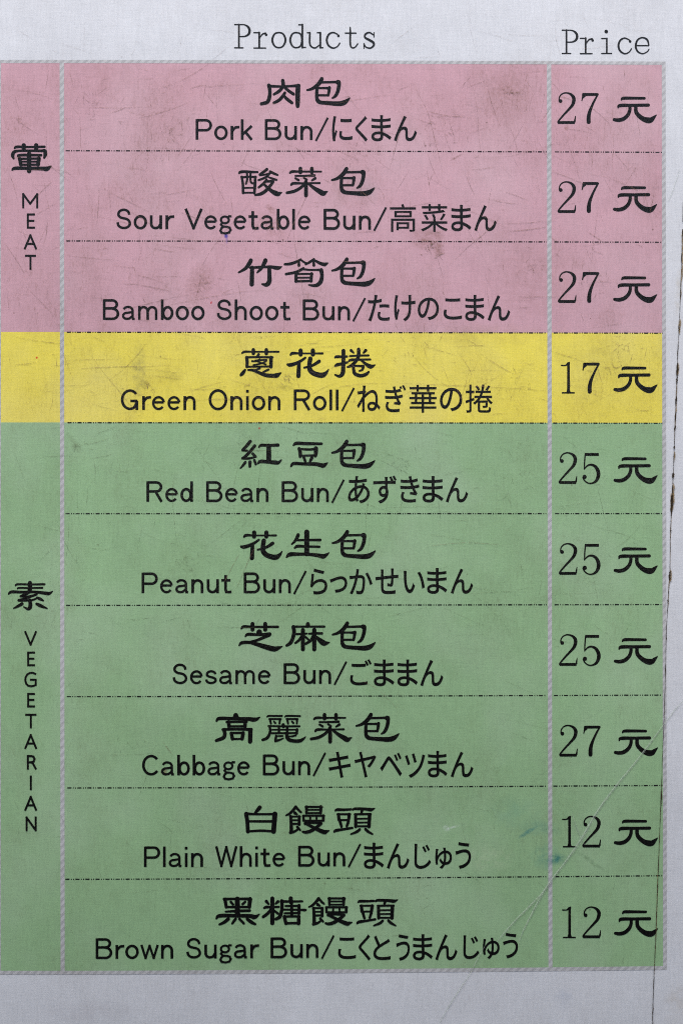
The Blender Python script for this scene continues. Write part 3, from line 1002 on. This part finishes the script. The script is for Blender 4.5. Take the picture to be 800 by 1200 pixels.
caption([('V', 28.9, 43.6, 739.6, 756.4), ('E', 32.2, 41.4, 763.6, 780.6), ('G', 28.8, 43.4, 787.2, 805.2), ('E', 32.2, 41.4, 812.0, 828.8),
         ('T', 29.8, 43.2, 836.4, 853.2), ('A', 29.0, 43.8, 860.2, 877.4), ('R', 31.8, 43.4, 884.8, 901.6), ('I', 35.0, 38.0, 908.8, 925.6),
         ('A', 29.0, 43.8, 932.6, 949.8), ('N', 30.4, 43.4, 956.8, 973.8)], cat['green'])

# ------------------------------------------------------------------ Japanese lettering (the typeface built into Blender), each glyph fitted to its place
_glyph = {}
def glyph(ch):
    if ch in _glyph: return _glyph[ch]
    c = bpy.data.curves.new("glyph", 'FONT'); c.body = ch; c.resolution_u = 5; c.offset = .011 if ord(ch) < 0x3100 else .004
    o = bpy.data.objects.new("glyph", c); COL.objects.link(o)
    dg = bpy.context.evaluated_depsgraph_get(); dg.update()
    me = bpy.data.meshes.new_from_object(o.evaluated_get(dg))
    v = [tuple(q.co) for q in me.vertices]; f = [tuple(p.vertices) for p in me.polygons]
    bpy.data.objects.remove(o); bpy.data.curves.remove(c); bpy.data.meshes.remove(me)
    xs = [q[0] for q in v]; ys = [q[1] for q in v]
    _glyph[ch] = (v, f, min(xs), max(xs), min(ys), max(ys))
    return _glyph[ch]

JP = [
 [('に', 388.9, 412.9, 136.1, 165.5), ('く', 416, 430.5, 135.8, 166), ('ま', 434.9, 458.4, 134.9, 165.5), ('ん', 461.2, 488.3, 135.6, 165.5)],
 [('高', 456.6, 487.1, 239.1, 271.7), ('菜', 492.9, 524.4, 239.1, 271.7), ('ま', 528.3, 551.9, 240, 270.9), ('ん', 555.3, 581.6, 240.4, 270.9)],
 [('た', 430.9, 456.4, 345.6, 376.5), ('け', 461.5, 486.4, 345.6, 376.5), ('の', 489.1, 514, 348.6, 375), ('こ', 519.4, 541, 349.5, 374.4), ('ま', 544.6, 567.4, 345.6, 375.9), ('ん', 571, 597.4, 345.9, 375.9)],
 [('ね', 418, 445.5, 451.7, 482.5), ('ぎ', 450.8, 475.5, 451, 483), ('華', 479.3, 511.3, 451, 483.5), ('の', 515, 541.3, 454.3, 481.8), ('捲', 545, 577, 450.5, 483.5)],
 [('あ', 407.5, 433, 557.9, 589.7), ('ず', 437, 464.5, 557.2, 590), ('き', 468.6, 491.1, 557.9, 588.8), ('ま', 494.7, 519.2, 557.9, 588.8), ('ん', 522, 548.1, 558.9, 588.8)],
 [('ら', 363.4, 383.5, 666.1, 696.4), ('っ', 386.2, 406.8, 675.2, 694.5), ('か', 409.3, 436.3, 666.7, 696.4), ('せ', 439.6, 466.5, 666.1, 696.1), ('い', 472.6, 497.3, 668.9, 695), ('ま', 500, 523.7, 665.6, 695.8), ('ん', 527.8, 554, 666.1, 695.8)],
 [('ご', 410, 435.3, 772.4, 803.1), ('ま', 437.8, 461.9, 772.8, 804.1), ('ま', 465.3, 489.3, 772.8, 804.1), ('ん', 492.1, 519.1, 773.1, 804.1)],
 [('キ', 384.9, 410.9, 880.7, 911.4), ('ヤ', 415.1, 440.6, 880.7, 911), ('ベ', 445, 470.7, 881.8, 909.6), ('ツ', 474.1, 497.8, 882.6, 911.4), ('ま', 500.9, 523.8, 879.9, 910.9), ('ん', 527.7, 554.2, 880.7, 910.9)],
 [('ま', 426.1, 449.7, 987.4, 1018.1), ('ん', 452.9, 479.4, 987.9, 1018.1), ('じ', 485.2, 504.9, 988.7, 1018.1), ('ゅ', 509.6, 529.3, 993.2, 1018.1), ('う', 533.2, 551.6, 986.6, 1018.1)],
 [('こ', 395.9, 416.9, 1098.4, 1123.8), ('く', 420, 434, 1094.7, 1125.9), ('と', 437.2, 457.5, 1096.3, 1125), ('う', 463.8, 480, 1094.7, 1125.9), ('ま', 483.4, 506.9, 1094.7, 1125.3), ('ん', 509.7, 535.6, 1094.7, 1125.3), ('じ', 542.5, 561.3, 1096, 1123.8), ('ゅ', 565.3, 585, 1098.8, 1123.8), ('う', 588.8, 606.6, 1093, 1123)],
]
for i, row in enumerate(JP):
    mb = MB()
    for ch, xa, xb, ya, yb in row:
        v, f, a0, a1, b0, b1 = glyph(ch)
        o = len(mb.v)
        for q in v:
            mb.v.append(P(xa + (q[0] - a0) / (a1 - a0) * (xb - xa), yb - (q[1] - b0) / (b1 - b0) * (yb - ya), .16))
        mb.f += [tuple(o + k for k in p) for p in f]
    mb.build("japanese_lettering", M_INK, prod[i])

# ------------------------------------------------------------------ hairline scratches and creases in the surface
rnd = random.Random(7)
def scratch(mb, x, y, L, ang, w, bend):
    pts = []
    n = max(4, int(L / 5))
    a = ang
    for i in range(n + 1):
        t = i / n
        pts.append((x, y, max(.08, w * math.sin(math.pi * min(max(t, .04), .96)) * rnd.uniform(.6, 1.2))))
        x += math.cos(a) * L / n; y += math.sin(a) * L / n
        a += bend / n + rnd.uniform(-.06, .06)
    if min(p[0] for p in pts) < 3 or max(p[0] for p in pts) > 773: return
    mb.ribbon(pts, .30, cap=False)
    mb.k %= 30
def scratch_field(m, y0, y1, n, wmax):
    mb = MB()
    for _ in range(n):
        c = rnd.random()
        x = rnd.uniform(5, 770); y = rnd.uniform(y0, y1)
        if c < .45: ang = rnd.gauss(0.05, .25)
        elif c < .75: ang = rnd.gauss(1.5, .3)
        else: ang = rnd.uniform(0, math.pi)
        if rnd.random() < .5: ang += math.pi
        L = min(rnd.expovariate(1 / 30) + 6, 150)
        if not (y0 < y + math.sin(ang) * L < y1): continue
        scratch(mb, x, y, L, ang, rnd.uniform(.18, wmax) ** 1.3, rnd.gauss(0, .22))
    return mb.build("scratches", m, root, "stuff")
scratch_field(M_SCRATCH, 76, 388, 430, .85)
scratch_field(M_SCRATCH, 391, 494, 210, .80)
scratch_field(M_SCRATCHG, 497, 760, 330, .75)
scratch_field(M_SCRATCHG, 760, 1134, 150, .6)
scratch_field(M_SCRATCH, 8, 68, 60, .5)
# clusters of short marks, where things rubbed against the sheet
def cluster(m, spots):
    mb = MB()
    for (cx_, cy_, r, n, wm) in spots:
        for _ in range(n):
            a = rnd.uniform(0, 6.28); q = abs(rnd.gauss(0, .5)) * r
            scratch(mb, cx_ + math.cos(a) * q, cy_ + math.sin(a) * q * .8, rnd.uniform(1.5, 11), rnd.choice([rnd.gauss(.2, .5), rnd.gauss(1.6, .6)]), rnd.uniform(.4, wm), rnd.gauss(0, .4))
    return mb.build("scuff_marks", m, root, "stuff")
cluster(M_SCRATCH, [(503, 285, 20, 34, 1.5), (513, 297, 6, 8, 1.9), (597, 108, 30, 30, .8), (520, 150, 45, 34, .7), (318, 262, 22, 24, 1.2), (236, 332, 24, 22, .9),
                    (338, 440, 14, 14, 1.0), (718, 430, 50, 44, .8), (730, 405, 26, 24, .9), (173, 450, 9, 10, 1.3), (620, 310, 40, 30, .7), (110, 120, 60, 40, .6),
                    (200, 150, 60, 44, .6), (420, 180, 50, 26, .6), (700, 330, 60, 30, .6), (480, 405, 60, 30, .7), (600, 450, 50, 26, .7)])
cluster(M_SCRATCHG, [(92, 522, 12, 12, .8), (215, 655, 40, 30, .6), (290, 520, 60, 34, .5), (470, 545, 60, 34, .6), (600, 560, 60, 26, .6), (330, 640, 80, 30, .5), (150, 870, 70, 20, .5), (330, 800, 90, 24, .5)])
# the ones that stand out
mb = MB()
for pts in ([(95, 432, .5), (130, 430, .9), (165, 429.5, .7), (200, 428, .2)], [(166, 334, .6), (185, 338, .9), (200, 341, .3)],
            [(592, 271, .3), (610, 270, .9), (640, 266, .6)], [(500, 130, .3), (520, 135, .8), (545, 137, .3)],
            [(191, 869, .4), (196, 876, .9), (203, 885, .4)], [(40, 235, .3), (50, 223, .7), (62, 212, .5)],
            [(6, 285, .3), (18, 302, .6), (29, 320, .4)], [(280, 650, .4), (270, 668, .8), (262, 684, .3)],
            [(590, 262, .2), (620, 261, .6), (650, 258, .2)], [(500, 640, .3), (545, 636, .6), (590, 639, .2)],
            [(470, 449, .2), (540, 452, .7), (600, 455, .6), (640, 458, .2)], [(745, 480, .5), (755, 481, .9), (760, 481, .4)],
            [(300, 640, .3), (292, 655, .7), (277, 690, .3)], [(205, 470, .2), (260, 468, .5), (300, 470, .2)],
            [(585, 440, .2), (560, 455, .7), (545, 470, .2)], [(415, 795, .2), (440, 806, .5), (465, 830, .2)]):
    mb.ribbon(smooth_pts(pts, 5), .34, cap=False)
mb.build("long_scratches", M_SCRATCH, root, "stuff")

# raised creases in the laminate (a small ridge: light painted on one flank, shade on the other)
def crease(pts, name="crease"):
    p = smooth_pts(pts, 8)
    mb = MB(); mbd = MB()
    L, C, R = [], [], []
    for i, (x, y, w) in enumerate(p):
        a = p[max(i - 1, 0)]; b = p[min(i + 1, len(p) - 1)]
        tx, ty = b[0] - a[0], b[1] - a[1]; l = math.hypot(tx, ty) or 1
        nx, ny = -ty / l, tx / l
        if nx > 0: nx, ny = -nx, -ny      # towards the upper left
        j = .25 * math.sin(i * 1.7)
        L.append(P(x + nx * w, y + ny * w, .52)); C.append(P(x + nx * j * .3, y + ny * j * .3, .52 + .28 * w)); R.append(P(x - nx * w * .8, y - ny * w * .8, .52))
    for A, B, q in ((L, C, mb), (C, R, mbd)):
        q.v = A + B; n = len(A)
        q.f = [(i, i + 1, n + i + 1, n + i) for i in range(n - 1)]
    c = mb.build(name, M_CREASELIT, film)
    halo = MB(); halo.ribbon([(x, y, w * 2.6) for x, y, w in p], .515, cap=False); halo.build("crease_sheen", M_CREASESHEEN, film)
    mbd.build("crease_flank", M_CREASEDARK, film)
    return c

# ------------------------------------------------------------------ clear film in two overlapping widths, dirt along the overlap
SEAM = [(806, -60), (803, 60), (800.5, 180), (799, 262), (797.6, 310), (796, 360), (794.8, 385), (793.6, 410), (792.6, 440), (791, 480), (789.4, 520), (787.9, 556), (786.6, 585),
        (785.2, 610), (784.6, 640), (784.1, 672), (782.2, 700), (780.0, 740), (778.7, 800), (777.0, 850), (775.5, 885), (773.9, 930),
        (772.6, 965), (771.2, 1000), (769.0, 1060), (767.5, 1100), (765.6, 1140), (764.3, 1180), (762.5, 1260)]
def seam(y):
    for (xa, ya), (xb, yb) in zip(SEAM, SEAM[1:]):
        if y <= yb: return xa + (xb - xa) * (y - ya) / (yb - ya)
    return SEAM[-1][0]
mbf = MB()
mbf.quadgrid(lambda u, v: P(W0 + (seam(H0 + (H1 - H0) * v) - W0) * u, H0 + (H1 - H0) * v, .50), 100, 165)
film = mbf.build("clear_film", M_FILM, root)
mbf = MB()
mbf.quadgrid(lambda u, v: P(seam(H0 + (H1 - H0) * v) + .1 + (W1 - seam(H0 + (H1 - H0) * v)) * u, H0 + (H1 - H0) * v, .40), 12, 165)
mbf.build("clear_film", M_FILM, root)
for o in (film,):
    for p in o.data.polygons: p.use_smooth = True

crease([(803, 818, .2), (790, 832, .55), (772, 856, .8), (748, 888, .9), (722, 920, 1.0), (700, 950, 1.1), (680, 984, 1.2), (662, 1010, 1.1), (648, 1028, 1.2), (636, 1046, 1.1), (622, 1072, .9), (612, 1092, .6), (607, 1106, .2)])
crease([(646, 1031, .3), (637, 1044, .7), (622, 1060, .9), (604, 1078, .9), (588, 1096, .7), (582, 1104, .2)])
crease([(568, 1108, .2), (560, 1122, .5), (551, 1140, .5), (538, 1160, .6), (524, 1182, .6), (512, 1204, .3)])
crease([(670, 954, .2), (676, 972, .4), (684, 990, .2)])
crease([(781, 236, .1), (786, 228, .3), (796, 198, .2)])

mb = MB()
rs = random.Random(3)
y = 236.0
while y < 1205:
    n = rs.randint(4, 12); seg = []
    wb = .5 if y < 900 else .62
    for k in range(n):
        seg.append((seam(y) + rs.uniform(-.12, .12), y, wb * rs.uniform(.55, 1.5))); y += 4
    mb.ribbon(smooth_pts(seg, 3), .55, cap=False)
    y -= 3.2
    if y < 300: y += rs.uniform(2, 9)
DB = [(557, 3.4, 2.4), (524, 2.0, 1.8), (534, 1.6, 1.2), (573, 4.5, 1.6), (583, 4, 2.6), (589, 7, 3.6), (596, 5, 2.2), (602, 3, 1.3), (433, 9, 2.0),
      (446, 5, 1.6), (470, 6, 2.0), (488, 6, 1.7), (501, 4, 1.6), (385, 4.5, 1.4), (676, 3.5, 2.4), (672, 4, 1.6), (704, 2.0, 1.4), (622, 1.5, 1.3), (785, 2.5, 1.3), (748, 2, 1.1), (934, 10, 1.6), (1038, 2, 1.3), (1070, 2, 1.1), (600, 2, 1), (274, 6, 1.0),
      (300, 8, 1.0), (345, 8, .9), (410, 9, 1.1), (1190, 16, 1.0), (1150, 8, .9)]
for (yy, hl, ww) in DB:
    pts = []
    for k in range(9):
        t = -1 + k / 4
        pts.append((seam(yy + hl * t) + rs.uniform(-.3, .5), yy + hl * t, ww * math.sqrt(max(.03, 1 - t * t)) * rs.uniform(.7, 1.25)))
    mb.ribbon(pts, .56, cap=False); mb.k %= 20
mb.build("grime", M_GRIME, film, "stuff")
mb = MB()
for (yy, hl, ww, ox) in [(280, 12, 3.4, 1.0), (300, 10, 2.6, 1.2), (318, 8, 2.2, 1.5), (330, 22, 1.2, .6), (380, 6, 3.4, .8), (388, 4, 2.4, .6), (432, 8, 3.0, .6), (535, 6, 2.6, .7), (573, 7, 2.8, 1.2),
                         (588, 12, 5.0, .6), (675, 7, 3.2, 1.2), (690, 30, 1.1, .2), (610, 60, 1.2, .1), (480, 40, 1.5, .1), (1050, 120, .9, .1)]:
    pts = []
    for k in range(11):
        t = -1 + k / 5
        pts.append((seam(yy + hl * t) + ox + rs.uniform(-.4, .4), yy + hl * t, ww * math.sqrt(max(.03, 1 - t * t)) * rs.uniform(.6, 1.3)))
    mb.ribbon(pts, .52, cap=False); mb.k %= 20
mb.build("tan_grime", M_RUST, film, "stuff")
